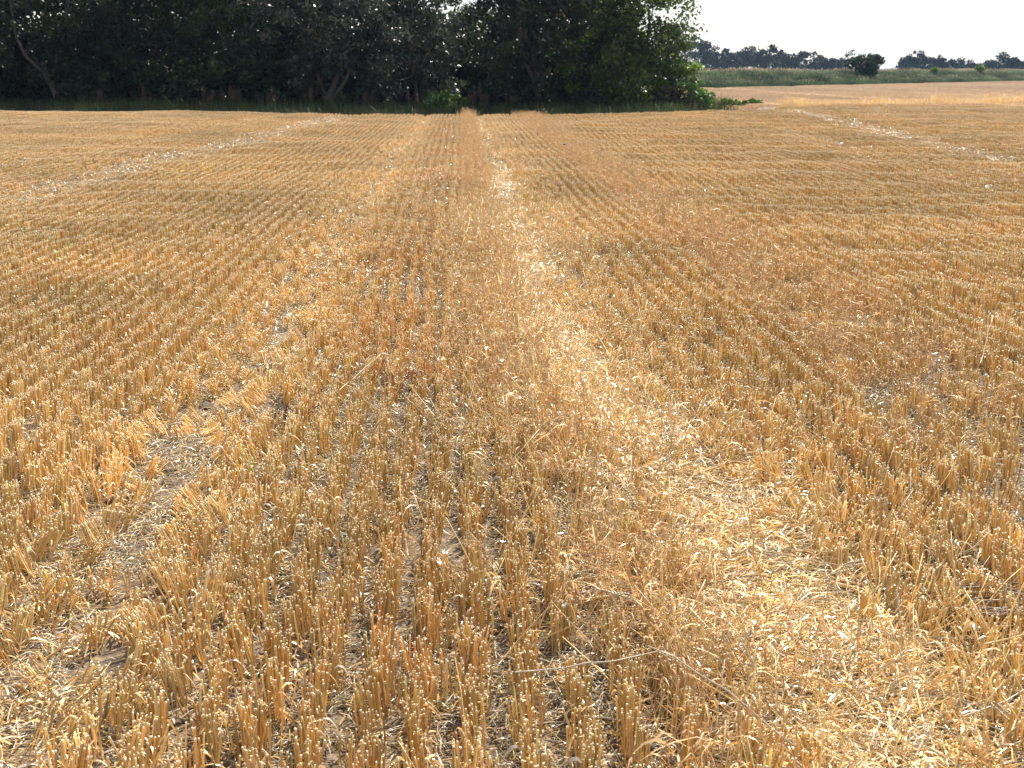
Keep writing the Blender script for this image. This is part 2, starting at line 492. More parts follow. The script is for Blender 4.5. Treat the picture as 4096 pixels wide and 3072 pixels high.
prob = 1 - (.30 + .3 * (Y < 8)) * coreL - (.35 + .5 * np.clip(np.exp(-((Y - 3.4) / .8) ** 2) + np.exp(-((Y - 6.6) / 1.3) ** 2) + np.exp(-((Y - 17) / 1.5) ** 2), 0, 1)) * coreR - .5 * red_c - .55 * red_r - .75 * wheel
prob *= 1 - .22 * (vnoise(X / .35, Y / .5, 31) > .80)
keep = rng.random(n) < prob
sel = np.where(keep)[0]


def S(a): return a[sel]


wave = np.sin(2 * math.pi * (Y / (1.0 + .02 * Y) + vnoise(X / 3.5, Y / 4.0, 33) * 1.3 + X * .04))
wave_amp = .04 + .10 * sstep(2.2, 3.2, X) + .05 * sstep(1.6, 2.6, -X)
hs = 1.0 + wave * wave_amp + (vnoise(X / .5, Y / .6, 34) - .5) * .20 + (vnoise(X / .16, Y / .6, 37) - .5) * (.10 + .22 * sstep(2.2, 3.2, X) + .12 * sstep(1.6, 2.2, -X)) - .18 * (leanL * .6 + leanR * .4) + rng.normal(0, .03, n)
hs *= 1 - .5 * coreR - .35 * coreL - .4 * wheel
hs = np.clip(hs, .3, 1.5) * .90
side = np.sign(dL) * leanL * .55 + np.where(dR > 0, 1, -1) * leanR * np.where(dR > 0, .42, .5)
tilt_y = side * rng.uniform(.2, 1.5, n) + rng.normal(0, .03, n) + rng.normal(0, .25, n) * (leanL + leanR) + rng.normal(0, .3, n) * wheel
tilt_x = rng.normal(0, .03, n) + rng.normal(.0, .35, n) * np.clip(leanL + leanR + wheel, 0, 1)
flip = rng.integers(0, 2, n) * math.pi + rng.normal(0, .12, n)
rot = np.stack([tilt_x, tilt_y, flip], 1)
scl = np.stack([rng.uniform(.9, 1.12, n), np.ones(n), hs], 1)
tint = (1 + (vnoise(X / 1.2, Y / 1.7, 41) - .5) * .24 + rng.normal(0, .05, n)) * (1 + .12 * (leanL + leanR * .8) + .10 * wheel)
warm = np.clip(-.03 + .14 * red_c + .20 * red_r + (vnoise(X / .5, Y / .8, 42) - .5) * .5 + .22 * np.exp(-((X + .3) / .5) ** 2) - .15 * (leanL + leanR), 0, 1)
PZ = np.stack([X, Y, ground_z(X, Y)], 1)
wide = rng.random(n) < np.clip(.04 + .5 * (leanL + leanR) + .12 * (X > -1.6) * (X < 1.78) * (Y < 14) + .3 * (vnoise(X / .3, Y / .4, 36) > .84), 0, .9)
pid = np.where(wide, rng.integers(14, 24, n), rng.integers(0, 14, n))
zones = [
    ('wheat_stubble', X < -1.55, 'rows of cut golden wheat stubble filling the field left of the leaning wheel strip', 'stubble'),
    ('leaning_stubble', (X >= -1.55) & (X < -.80), 'pale stubble knocked aslant along the thin bare wheel strip with earth showing', 'stubble'),
    ('wheat_stubble', (X >= -.80) & (X < xr_ - .05), 'upright orange-gold stubble rows running straight down the middle between both wheel strips', 'stubble'),
    ('leaning_stubble', (X >= xr_ - .05) & (X < 1.78), 'golden stubble leaning away from the bright straw-covered wheel strip', 'stubble'),
    ('wheat_stubble', (X >= 1.78), 'bumpy rows of cut stubble beyond the reddish weedy strip, rising and dipping in waves', 'stubble'),
]
for nm, z, lab, cat in zones:
    s = sel[z[sel]]
    scatter(nm, tuft_p, PZ[s], rot[s], scl[s], pid[s], tint[s], warm[s], lab, cat)

# the second stubble field beyond the weedy boundary
x2, y2 = [], []
yy = np.arange(51.5, 190, .55)
for y in yy:
    xa = np.arange(9.5, 100, .42)
    x2.append(xa + rng.uniform(-.1, .1, len(xa))); y2.append(np.full(len(xa), y) + rng.uniform(-.2, .2, len(xa)))
x2, y2 = np.concatenate(x2), np.concatenate(y2)


def bank_d(x, y):
    """signed distance from the bank's front foot line (positive = behind it)"""
    ax, ay, bx, by = 19.6, 111., 80., 186.
    L = math.hypot(bx - ax, by - ay)
    return ((y - ay) * (bx - ax) - (x - ax) * (by - ay)) / L


keep = (bank_d(x2, y2) < -.3) & (x2 < .47 * y2 + 6) & (x2 > .10 * y2)
x2, y2 = x2[keep], y2[keep]
n2 = len(x2)
tr2 = np.zeros(n2)
for c0, sl in ((13., .0), (22., .0), (31., 0), (40., 0), (52., 0)):
    tr2 = np.maximum(tr2, np.exp(-((x2 - c0) / .7) ** 2))
scatter('wheat_stubble', far_p, np.stack([x2, y2, ground_z(x2, y2)], 1), np.stack([rng.normal(0, .05, n2), rng.normal(0, .05, n2), rng.normal(0, .3, n2)], 1),
        np.stack([np.full(n2, 1.8), np.full(n2, 1.0), rng.uniform(.8, 1.1, n2) * (1 - .5 * tr2)], 1), rng.integers(0, len(far_p), n2),
        1.05 + .12 * rng.random(n2) + .35 * tr2 + (vnoise(x2 / 9, y2 / 14, 71) - .5) * .2, np.clip(.05 + .2 * rng.random(n2) - .3 * tr2, 0, 1),
        'second pinkish stubble field between the weedy boundary and the green bank', 'stubble')

# ------------------------------------------------------------------ loose straw
def litter_pts(y0, y1, step, xr=.46):
    pts = []
    y = y0
    while y < y1:
        w = xr * y + 1.6
        xa = np.arange(-w, w + .08 * y, step)
        pts.append(np.stack([xa + rng.uniform(-.5, .5, len(xa)) * step, np.full(len(xa), y) + rng.uniform(-.5, .5, len(xa)) * step], 1))
        y += step
    return np.concatenate(pts)


lp = np.concatenate([litter_pts(.7, 12, .20), litter_pts(12, 30, .42)])
lx, ly = lp[:, 0], lp[:, 1]
nl = len(lx)
near_t = np.exp(-((lx + 1.14) / .35) ** 2) + np.exp(-((lx - track_r(ly)) / .42) ** 2)
keep = rng.random(nl) < .8 - .1 * np.exp(-((lx + 1.14) / .16) ** 2)
lx, ly, near_t = lx[keep], ly[keep], near_t[keep]; nl = len(lx)
scatter('loose_straw', lit_p, np.stack([lx, ly, ground_z(lx, ly) + .004], 1), np.stack([np.zeros(nl), np.zeros(nl), rng.uniform(0, 6.28, nl)], 1),
        np.ones((nl, 3)) * np.where(ly > 12, 1.7, 1.0)[:, None], rng.integers(0, len(lit_p), nl), (.52 + .2 * rng.random(nl)) + .25 * np.clip(near_t, 0, 1) * (ly < 9), .15 * rng.random(nl),  # tint lowered between the rows as painted furrow shade, lifted along wheel strips
        'chopped straw and dry leaf scraps lying between the stubble rows', 'straw')

mx_, my_ = [], []
y = .8
while y < 43:
    st = .13 if y < 9 else .24
    k = rng.random(5 if y < 9 else 4)
    for u in k:
        mx_.append(track_r(y) + rng.normal(-.03, .14)); my_.append(y + rng.uniform(-.1, .1))
    y += st
mx_, my_ = np.array(mx_), np.array(my_)
thick = np.zeros(len(my_))
for c0, w in ((3.15, .35), (3.85, .3), (5.6, .6), (6.3, .7), (7.3, .8), (9.7, .5), (17, 1.3), (2.3, .5)):
    thick = np.maximum(thick, np.exp(-((my_ - c0) / w) ** 2))
gaps = rng.random(len(my_)) < .30 * (my_ < 20) + .06 + .9 * thick
mx_, my_ = mx_[gaps], my_[gaps]; nm_ = len(mx_)
scatter('straw_mat', mat_p, np.stack([mx_, my_, ground_z(mx_, my_) + rng.uniform(.002, .02, nm_)], 1),
        np.stack([rng.normal(0, .05, nm_), rng.normal(0, .05, nm_), rng.uniform(0, 6.28, nm_)], 1), np.ones((nm_, 3)) * rng.uniform(.8, 1.15, (nm_, 1)),
        rng.integers(0, len(mat_p), nm_), 1.08 + .15 * rng.random(nm_), .1 * rng.random(nm_), 'bright flattened straw lying thick along the inner wheel strip', 'straw')  # tint raised so the pale straw carries some sun glare in its colour
# the far wheelings
fx, fy = [], []
for c0, sl, y0, ya, yb, st in ((-5.4, .06, 15, 6, 43, .12), (-7.2, .06, 20, 14, 43, 1.0), (9.1, .085, 20, 14, 46, .13), (7.0, .085, 20, 16, 46, 1.1), (12.9, .085, 29, 24, 48, 1.1)):
    for y in np.arange(ya, yb, st):
        fx.append(c0 + sl * (y - y0) + rng.normal(0, .32)); fy.append(y + rng.uniform(-.4, .4))
fx, fy = np.array(fx), np.array(fy); nf = len(fx)
scatter('straw_mat', mat_p, np.stack([fx, fy, ground_z(fx, fy) + .02], 1), np.stack([rng.normal(0, .08, nf), rng.normal(0, .08, nf), rng.uniform(0, 6.28, nf)], 1),
        np.full((nf, 3), 1.15), rng.integers(0, len(mat_p), nf), rng.uniform(.7, .9, nf), np.full(nf, .3), 'pale straw trails along the wheelings far across the field on both sides', 'straw')

# ------------------------------------------------------------------ weedy reddish strips
def strip(name, cfun, half, y0, y1, dens, lab, h=1.0, hn=.35, wm=.3):
    P = []
    y = y0
    while y < y1:
        st = .05 if y < 10 else .09 if y < 22 else .16
        w = 2 * half
        k = rng.poisson(dens * w * st)
        for _ in range(k):
            P.append((cfun(y) + rng.uniform(-1, 1) * half * (.8 + .4 * rng.random()), y + rng.uniform(0, st)))
        y += st
    P = np.array(P); m = len(P)
    cl = vnoise(P[:, 0] / .25, P[:, 1] / .35, 61)
    P = P[cl > .18]; m = len(P)
    sc = h * (1 + rng.normal(0, .15, m)) * (1 + hn * (vnoise(P[:, 0] / .3, P[:, 1] / .5, 62) - .5))
    sc = sc * (1 + .7 * sstep(42.4, 44, P[:, 1]) * vnoise(P[:, 0] / .35, P[:, 1] / .8, 67))
    scatter(name, wisp_p, np.stack([P[:, 0], P[:, 1], ground_z(P[:, 0], P[:, 1])], 1), np.stack([rng.normal(0, .15, m), rng.normal(.05, .15, m), rng.uniform(0, 6.28, m)], 1),
            np.stack([sc * 1.1, sc * 1.1, sc], 1), rng.integers(0, len(wisp_p), m), .98 + .2 * rng.random(m), np.clip(wm * rng.random(m), 0, 1), lab, 'dry grass')


strip('dry_grass', lambda y: track_r(y) - .36, .19, 1.0, 44.2, 58, 'fine reddish dead grass tangled beside the inner wheel strip', h=.92)
strip('dry_grass', lambda y: 2.17, .40, 1.5, 44.2, 60, 'wide reddish-brown strip of fine dead grass hiding the rows towards the trees', h=.92)

def tangle(seed, n=9):
    rng = np.random.default_rng(seed); g = Geo()
    base = np.concatenate([rng.normal(0, .06, (n, 2)), np.full((n, 1), -.01)], 1)
    L = rng.uniform(.15, .38, n); az = rng.uniform(0, 6.28, n); le = np.abs(rng.normal(.7, .45, n))
    s = np.linspace(0, 1, 5); cu = rng.normal(.1, .15, n)
    ang = le[:, None] + cu[:, None] * s[None]
    path = base[:, None, :] + np.stack([np.cos(az)[:, None] * np.sin(ang) * L[:, None] * s, np.sin(az)[:, None] * np.sin(ang) * L[:, None] * s, np.abs(np.cos(ang)) * L[:, None] * s], -1)
    c = mixc({'n': n, 'rng': rng}, [GOLD, PALE, TAN, GREY], [3, 3, 2, 2])
    tubes(g, path, rng.uniform(.0010, .0018, n)[:, None] * np.linspace(1.1, .75, 5), c[:, None, :].repeat(5, 1), 6, cap=True)
    m = n; k = rng.integers(0, n, m); st = path[k, 2]; a2 = az[k] + rng.normal(0, .8, m); l2 = rng.uniform(.05, .14, m); s = np.linspace(0, 1, 5)
    pth = st[:, None, :] + np.stack([np.cos(a2)[:, None] * l2[:, None] * s * .8, np.sin(a2)[:, None] * l2[:, None] * s * .8, l2[:, None] * (.6 * s - s ** 2)], -1)
    cc = mixc({'n': m, 'rng': rng}, [PALE, RUST, GOLD, TAN], [2, 1.5, 2, 2])
    ribbons(g, pth, rng.uniform(.003, .006, m)[:, None] * np.array([.7, 1, 1, .7, .1]), np.stack([-np.sin(a2), np.cos(a2), rng.normal(0, .5, m)], 1), cc[:, None, :].repeat(5, 1))
    return g


tan_p = [proto('stalk_tangle', tangle(270 + i), STRAW) for i in range(8)]
y = 1.0 + 13 * rng.random(900) ** 1.3; n = len(y)
x = track_r(y) + rng.normal(-.12, .30, n)
keep = (vnoise(x / .3, y / .5, 66) > .3) & (np.abs(x - track_r(y)) > .10 * (rng.random(n) < .6)); x, y = x[keep], y[keep]; n = len(x)
scatter('stalk_tangle', tan_p, np.stack([x, y, ground_z(x, y)], 1), np.stack([rng.normal(0, .1, n), rng.normal(.1, .15, n), rng.uniform(0, 6.28, n)], 1), np.ones((n, 3)) * rng.uniform(.75, 1.15, (n, 1)),
        rng.integers(0, len(tan_p), n), .9 + .2 * rng.random(n), .15 * rng.random(n), 'uncut bent stalks tangled over the bright straw of the inner wheel strip', 'straw')

# ------------------------------------------------------------------ trees
LEAF = plant_mat('leaf', rough=.45, spec=.45, trans=.36, tint=False, back=1.15)
LEAF_GREY = plant_mat('willow_leaf', rough=.35, spec=.6, trans=.28, tint=False, back=1.0)
LEAF_FAR = plant_mat('far_leaf', rough=.7, spec=.2, trans=.2, tint=False)


def bark_mat():
    m = bpy.data.materials.new('bark'); m.use_nodes = True
    t = m.node_tree; p = t.nodes['Principled BSDF']; p.inputs['Roughness'].default_value = .9
    g = t.nodes.new('ShaderNodeNewGeometry'); n1 = t.nodes.new('ShaderNodeTexNoise'); n1.inputs['Scale'].default_value = 14
    t.links.new(g.outputs['Position'], n1.inputs['Vector'])
    c = t.nodes.new('ShaderNodeValToRGB')
    c.color_ramp.elements[0].color = (.06, .05, .04, 1); c.color_ramp.elements[1].color = (.17, .14, .11, 1)
    t.links.new(n1.outputs['Fac'], c.inputs[0]); t.links.new(c.outputs[0], p.inputs['Base Color'])
    return m


BARK = bark_mat()


def limb(g, a, b, r0, r1, rng, bend=.12, K=6):
    a, b = np.array(a, float), np.array(b, float)
    s = np.linspace(0, 1, K)
    L = np.linalg.norm(b - a)
    off = rng.normal(0, bend * L * .5, 3)
    wob = rng.normal(0, bend * L * .08, (K, 3)); wob[0] = wob[-1] = 0
    p = a[None] + (b - a)[None] * s[:, None] + off[None] * np.sin(s * math.pi)[:, None] + wob
    tubes(g, p[None], (r0 + (r1 - r0) * s)[None], np.tile((.1, .08, .06), (1, K, 1)), 8)
    return p


def leaf_quads(g, P, size, cols, rng, droop=.0, elong=1.7):
    n = len(P)
    d = rng.normal(0, 1, (n, 3)); d[:, 2] -= droop
    d /= np.linalg.norm(d, axis=1, keepdims=True)
    s = np.cross(d, rng.normal(0, 1, (n, 3))); s /= np.linalg.norm(s, axis=1, keepdims=True) + 1e-9
    a = (size * elong * .5)[:, None] * d; b = (size * .5)[:, None] * s
    v = np.stack([P - a, P + b - a * .1, P + a, P - b - a * .1], 1)
    q = np.arange(n * 4).reshape(n, 4)
    g.add(v, q, None, cols[:, None, :].repeat(4, 1).reshape(-1, 3))


def crown_points(rng, n_clump, per, rx, ry, z0, z1, clump_r, hollow=.35, squash=1.0, taper=.5):
    """leaf positions in clumps spread over an uneven crown between heights z0 and z1"""
    cz = (z0 + z1) / 2; rz = (z1 - z0) / 2
    C = []
    ph = rng.uniform(0, 6.28, 6)
    while len(C) < n_clump:
        v = rng.normal(0, 1, 3); v /= np.linalg.norm(v)
        az = math.atan2(v[1], v[0])
        rr = (hollow + (1 - hollow) * rng.random() ** .5)
        lump = 1 + .16 * math.sin(2 * az + ph[0]) + .12 * math.sin(3 * az + 2 * v[2] + ph[1]) + .12 * math.sin(5 * v[2] + ph[2]) + .10 * math.sin(4 * az - 4 * v[2] + ph[3])
        w = 1 - taper * max(0, v[2]) ** 2 * .4
        C.append((v[0] * rx * rr * lump * w, v[1] * ry * rr * lump * w, cz + v[2] * rz * rr * (.85 + .15 * lump)))
    C = np.array(C)
    cr = clump_r * rng.uniform(.55, 1.35, n_clump)
    k = rng.integers(0, n_clump, n_clump * per)
    d = rng.normal(0, 1, (len(k), 3)); d /= np.linalg.norm(d, axis=1, keepdims=True)
    P = C[k] + d * (cr[k] * rng.random(len(k)) ** .45)[:, None] * np.array([1, 1, .7])
    return P, k, C


def make_tree(name, x, y, rx, H, z0, seed, label, cat='tree', group=None, pal='green', clumps=150, per=90, leaf=.10, clump_r=.55, trunk=True, ry=None, elong=1.7,
              droop=.2, hollow=.3, lean=0.0, fork=3, tr=.16, part='crown', limb_k=5):
    rng = np.random.default_rng(seed)
    root = bpy.data.objects.new(name, None); col.objects.link(root)
    gz = float(ground_z(x, y)) if y < 95 else 0.0
    root.location = (x, y, gz - .03)
    tag(root, label, cat, group)
    P, k, C = crown_points(rng, clumps, per, rx, ry or rx, z0, H, clump_r, hollow)
    P[:, 2] = np.maximum(P[:, 2], .08)
    n = len(P)
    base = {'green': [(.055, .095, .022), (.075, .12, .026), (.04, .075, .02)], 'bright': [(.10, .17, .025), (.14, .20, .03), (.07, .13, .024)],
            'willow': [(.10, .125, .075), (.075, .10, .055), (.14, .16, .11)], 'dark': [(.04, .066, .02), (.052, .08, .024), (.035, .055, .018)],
            'far': [(.035, .055, .028), (.045, .065, .03), (.03, .045, .025)], 'edge': [(.15, .23, .045), (.19, .27, .05), (.12, .18, .04)], 'brown': [(.12, .09, .05), (.09, .09, .035), (.15, .11, .07)]}[pal]  # edge: greens lightened to paint in the end tree's sunlit side
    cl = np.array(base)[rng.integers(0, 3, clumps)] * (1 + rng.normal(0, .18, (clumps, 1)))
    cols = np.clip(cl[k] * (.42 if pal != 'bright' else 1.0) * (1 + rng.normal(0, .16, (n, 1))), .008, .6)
    g = Geo()
    leaf_quads(g, P, leaf * rng.uniform(.6, 1.4, n), cols, rng, droop, elong)
    mat = {'willow': LEAF_GREY, 'far': LEAF_FAR}.get(pal, LEAF)
    g.obj(part, mat, root, smooth=False)
    if trunk:
        gt = Geo()
        top = np.array([lean * H * .4, 0, max(z0 * 1.1, H * .28)])
        p = limb(gt, (0, 0, -.25), top, tr, tr * .72, rng, .10, 7)
        ends = C[rng.choice(len(C), min(len(C), fork * limb_k), replace=False)]
        for i in range(fork):
            a = 2 * math.pi * i / fork + rng.uniform(-.5, .5)
            e = np.array([math.cos(a) * rx * .45 + top[0], math.sin(a) * rx * .35, H * rng.uniform(.55, .72)])
            st = p[rng.integers(3, 7)]
            pp = limb(gt, st, e, tr * .55, tr * .22, rng, .16, 7)
            for j in range(limb_k):
                q = ends[(i * limb_k + j) % len(ends)]
                limb(gt, pp[rng.integers(2, 6)], q, tr * .2, tr * .05, rng, .15, 5)
        gt.obj('trunk', BARK, root)
    return root


TREES = [
    # x, y, rx, H, z0, palette, label
    (-20.8, 53.5, 2.9, 8.2, .5, 'green', 'dense green tree at the hedge end farthest from the open bank', {}),
    (-15.2, 52.2, 3.0, 8.4, 1.6, 'dark', 'dark tree whose bare forked trunk shows under its crown', dict(lean=-.25, fork=2, tr=.14)),
    (-12.4, 53.4, 2.7, 7.8, .5, 'green', 'dark green tree with a few bright leaf sprays beside the forked trunk', {}),
    (-8.9, 52.6, 2.7, 7.6, .8, 'green', 'green tree with brighter leaves high up between the forked trunk and the grey willows', {}),
    (-5.6, 52.4, 2.7, 7.0, .9, 'willow', 'grey-green willow with fine leaves and slanting limbs, next to the green trees', dict(lean=.3)),
    (-1.9, 52.8, 2.6, 5.9, .7, 'willow', 'grey-green willow with a thin see-through top beside the gap of sky', dict(lean=.25, clumps=130)),
    (3.0, 51.8, 2.7, 7.6, .35, 'dark', 'very dark thick hawthorn standing between the sky gap and the end tree', {}),
    (6.3, 52.0, 2.3, 6.2, .35, 'edge', 'rounded end tree of the hedge with sunlit outer leaves', {}),
]
for i, (x, y, rx, H, z0, pal, lab, kw) in enumerate(TREES):
    kw = dict(kw)
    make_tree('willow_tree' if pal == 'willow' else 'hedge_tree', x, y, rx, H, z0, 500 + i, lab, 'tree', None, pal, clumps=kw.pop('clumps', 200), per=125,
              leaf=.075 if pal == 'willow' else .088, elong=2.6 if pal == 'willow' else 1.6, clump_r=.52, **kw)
# trees behind them that close the hedge
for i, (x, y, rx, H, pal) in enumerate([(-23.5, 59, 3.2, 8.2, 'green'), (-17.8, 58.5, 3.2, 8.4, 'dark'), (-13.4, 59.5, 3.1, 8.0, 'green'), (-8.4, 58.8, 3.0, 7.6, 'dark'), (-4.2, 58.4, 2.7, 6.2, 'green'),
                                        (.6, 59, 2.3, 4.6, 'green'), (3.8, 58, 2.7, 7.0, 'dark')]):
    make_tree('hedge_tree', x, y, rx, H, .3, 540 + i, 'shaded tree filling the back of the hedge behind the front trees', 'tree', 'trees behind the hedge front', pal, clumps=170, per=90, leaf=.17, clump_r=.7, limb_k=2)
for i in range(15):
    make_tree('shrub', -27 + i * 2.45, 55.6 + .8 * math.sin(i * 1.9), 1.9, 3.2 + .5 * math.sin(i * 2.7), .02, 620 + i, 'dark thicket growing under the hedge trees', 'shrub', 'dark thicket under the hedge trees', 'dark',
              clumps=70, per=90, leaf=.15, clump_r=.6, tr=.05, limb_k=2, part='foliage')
# lower growth at the foot of the hedge
SHR = [(-18.5, 50.6, 1.1, 1.5, 'green', 'dark shrub at the hedge foot near the forked trunk'), (-14.3, 51, 1.2, 1.7, 'dark', 'dark low shrub under the tree with bright leaf sprays'),
       (-10.6, 50.8, 1.2, 1.8, 'dark', 'brown-green tangled shrub below the green trees'), (-7.3, 50.5, 1.0, 1.3, 'dark', 'low dark shrub at the foot of the first grey willow'),
       (-3.9, 50.6, 1.1, 1.3, 'dark', 'low dark shrub between the two grey willows'), (-.6, 49.9, .85, 1.35, 'bright', 'light green leafy shrub below the sky gap'),
       (1.4, 50.6, 1.0, 1.6, 'dark', 'low dark shrub at the foot of the hawthorn'), (4.9, 50.4, 1.0, 1.5, 'dark', 'dark shrub below the dark hollow of the end tree'),
       (8.5, 50.9, .85, 3.0, 'bright', 'sunlit yellow-green shrub on the outer edge of the end tree'), (7.9, 49.9, .75, 1.3, 'brown', 'brownish bramble at the base of the end tree'),  # bright leaf colour of the tall shrub paints in the hedge's sunlit rim
       (9.1, 50.2, .5, 1.2, 'bright', 'small bright shrub at the tip of the hedge')]
for i, (x, y, rx, H, pal, lab) in enumerate(SHR):
    make_tree('shrub', x, y, rx, H, .05, 580 + i, lab, 'shrub', None, pal, clumps=42, per=70, leaf=.085, clump_r=.30, tr=.035, fork=4, limb_k=3, part='foliage')


# ------------------------------------------------------------------ grass along the hedge foot and the bank
def grass_tuft(seed, n=40, h=(.35, .9), pal=((.06, .11, .025), (.09, .13, .035), (.14, .13, .06)), seedhead=.03, r=.22):
    rng = np.random.default_rng(seed); g = Geo()
    base = np.concatenate([rng.normal(0, r, (n, 2)), np.full((n, 1), -.05)], 1)
    ln = rng.uniform(*h, n); az = rng.uniform(0, 6.28, n); le = np.abs(rng.normal(.25, .2, n))
    s = np.linspace(0, 1, 5)
    o = le[:, None] * s ** 2 * ln[:, None]
    path = base[:, None, :] + np.stack([np.cos(az)[:, None] * o, np.sin(az)[:, None] * o, ln[:, None] * (s - .15 * le[:, None] * s ** 3)], -1)
    c = mixc({'n': n, 'rng': rng}, list(pal), [1] * len(pal), .2)
    sd = np.stack([-np.sin(az), np.cos(az), 0 * az], 1)
    ribbons(g, path, rng.uniform(.008, .02, n)[:, None] * np.array([1, 1, .9, .6, .1]), sd, c[:, None, :].repeat(5, 1))
    m = int(n * seedhead * .3)
    if m:
        k = rng.integers(0, n, m); st = path[k, 4] + np.array([0, 0, .02])
        d = np.stack([np.cos(az[k]) * .3, np.sin(az[k]) * .3, np.ones(m)], 1)
        pth = st[:, None, :] + d[:, None, :] * (np.linspace(-.5, .5, 3) * .16)[None, :, None]
        cc = mixc({'n': m, 'rng': rng}, [(.34, .29, .19), (.28, .22, .14)], [1, 1])
        ribbons(g, pth, np.full((m, 1), .03) * np.array([.3, 1, .2]), np.stack([-np.sin(az[k]), np.cos(az[k]), 0 * az[k]], 1), cc[:, None, :].repeat(3, 1))
    return g


GRASS = plant_mat('grass', rough=.5, spec=.3, trans=.3, warm=(1.9, 1.6, 1.7))
gr_p = [proto('grass_tuft', grass_tuft(700 + i), GRASS) for i in range(5)]
n = 3600
gx = rng.uniform(-26, 9.8, n); gy = rng.uniform(46.6, 52, n) + (gx > 8) * 1.5
keep = (gx < 8.6) | (gy > 48.5); gx, gy = gx[keep], gy[keep]; n = len(gx)
hsc = .65 + .55 * sstep(46.5, 50, gy) + rng.normal(0, .12, n)
scatter('margin_grass', gr_p, np.stack([gx, gy, ground_z(gx, gy)], 1), np.stack([rng.normal(0, .1, n), rng.normal(0, .1, n), rng.uniform(0, 6.28, n)], 1), np.stack([hsc * 1.2, hsc * 1.2, hsc], 1),
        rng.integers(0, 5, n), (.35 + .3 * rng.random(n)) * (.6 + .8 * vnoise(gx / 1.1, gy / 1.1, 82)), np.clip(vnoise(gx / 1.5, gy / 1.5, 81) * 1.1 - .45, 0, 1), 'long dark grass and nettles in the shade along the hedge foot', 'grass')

verge_x, verge_y = np.arange(-60, 9.01, .8), np.arange(45.8, 66, .7)
def verge_mat():
    m = bpy.data.materials.new('verge_turf'); m.use_nodes = True
    t = m.node_tree; p = t.nodes['Principled BSDF']; p.inputs['Roughness'].default_value = .95
    g = t.nodes.new('ShaderNodeNewGeometry'); n1 = t.nodes.new('ShaderNodeTexNoise'); n1.inputs['Scale'].default_value = 3; n1.inputs['Detail'].default_value = 6
    t.links.new(g.outputs['Position'], n1.inputs['Vector'])
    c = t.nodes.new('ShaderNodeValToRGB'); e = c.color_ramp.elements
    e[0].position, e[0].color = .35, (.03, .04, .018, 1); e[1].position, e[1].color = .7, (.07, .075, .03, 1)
    t.links.new(n1.outputs['Fac'], c.inputs[0]); t.links.new(c.outputs[0], p.inputs['Base Color'])
    return m
tag(grid_obj('grass_verge', verge_x, verge_y, verge_mat(), lambda a, b: ground_z(a, b) + .03), 'shaded grass verge under the hedge trees', 'verge', None, 'structure')

# dried dock stems with rusty seed heads in the shade
def dock(x, y, h, seed, label, group):
    rng = np.random.default_rng(seed); root = bpy.data.objects.new('dock_plant', None); col.objects.link(root)
    root.location = (x, y, float(ground_z(x, y))); tag(root, label, 'dried plant', group)
    g = Geo(); tips = []
    for i in range(5):
        a = rng.uniform(0, 6.28); e = np.array([math.cos(a) * .18, math.sin(a) * .18, h * rng.uniform(.75, 1)])
        tips.append(limb(g, (0, 0, -.05), e, .008, .004, rng, .06, 5))
    g.obj('stem', BARK, root)
    g = Geo()
    P = np.concatenate([p[3] + (p[4] - p[3]) * rng.random((60, 1)) * 1.1 + rng.normal(0, .035, (60, 3)) for p in tips])
    leaf_quads(g, P, rng.uniform(.02, .05, len(P)), np.array([(.11, .06, .035)]) * (1 + rng.normal(0, .2, (len(P), 1))), rng, 0, 1.3)
    tag(g.obj('seed_head', LEAF, root, smooth=False), kind='stuff')


for i, (x, y) in enumerate([(-9.3, 49.6), (-8.7, 49.9), (-8.3, 49.5), (-7.0, 49.8), (-5.7, 49.9), (-4.9, 49.7), (-3.4, 49.8), (-1.8, 49.6), (.4, 49.7), (.8, 49.9), (1.9, 49.8), (-11.6, 49.7), (-13.4, 49.8)]):
    dock(x, y, 1.15 + .35 * rng.random(), 720 + i, 'dead dock plant with rusty seed heads standing in the hedge shade', 'dead docks along the hedge foot')

# weedy boundary between the two stubble fields
n = 700
bx_ = rng.uniform(12.5, 32, n); by_ = 50.3 + (bx_ - 9.6) * .30 + rng.normal(0, .35, n)
cl = vnoise(bx_ / 1.3, by_ * 0, 91)
scatter('boundary_grass', pale_p, np.stack([bx_, by_, ground_z(bx_, by_)], 1), np.stack([rng.normal(0, .15, n), rng.normal(0, .15, n), rng.uniform(0, 6.28, n)], 1), np.ones((n, 3)) * (1.4 + 2.2 * cl * rng.random(n))[:, None],
        rng.integers(0, len(pale_p), n), 1.1 + .3 * rng.random(n), 0 * rng.random(n), 'pale tall dry grass along the boundary of both stubble fields', 'dry grass')
for i, (px, py, w, h) in enumerate([(699, 106, .5, .55), (707, 105, .6, .75), (715, 105.5, .55, .62), (724, 106, .4, .42), (737, 107, .25, .25), (754, 107, .3, .25)]):
    x, y = px_ground(px, py, 0.05)
    lab = 'bright green leafy weed beside the end tree of the hedge' if i < 4 else 'small green weed on the boundary between the stubble fields'
    make_tree('green_weed', x, y, w, h, .03, 740 + i, lab, 'weed', 'bright weeds by the hedge end' if i < 4 else 'weeds on the field boundary', 'bright', clumps=16, per=30, leaf=.085, clump_r=.14, tr=.012, fork=3, limb_k=2, part='foliage')

# bank
def bank_z(u, v):
    """u along, v across (0 front foot)"""
    return 0.95 * sstep(0, 3.6, v) * (1 - sstep(7.5, 12, v)) + .12 * (vnoise(u / 4, v / 1.5, 95) - .5) * sstep(0, 1, v)


BU = np.array([60.4, 75.0]) / math.hypot(60.4, 75.0); BN = np.array([-BU[1], BU[0]])


def bank_xy(u, v):
    return 19.6 + BU[0] * u + BN[0] * v, 111 + BU[1] * u + BN[1] * v


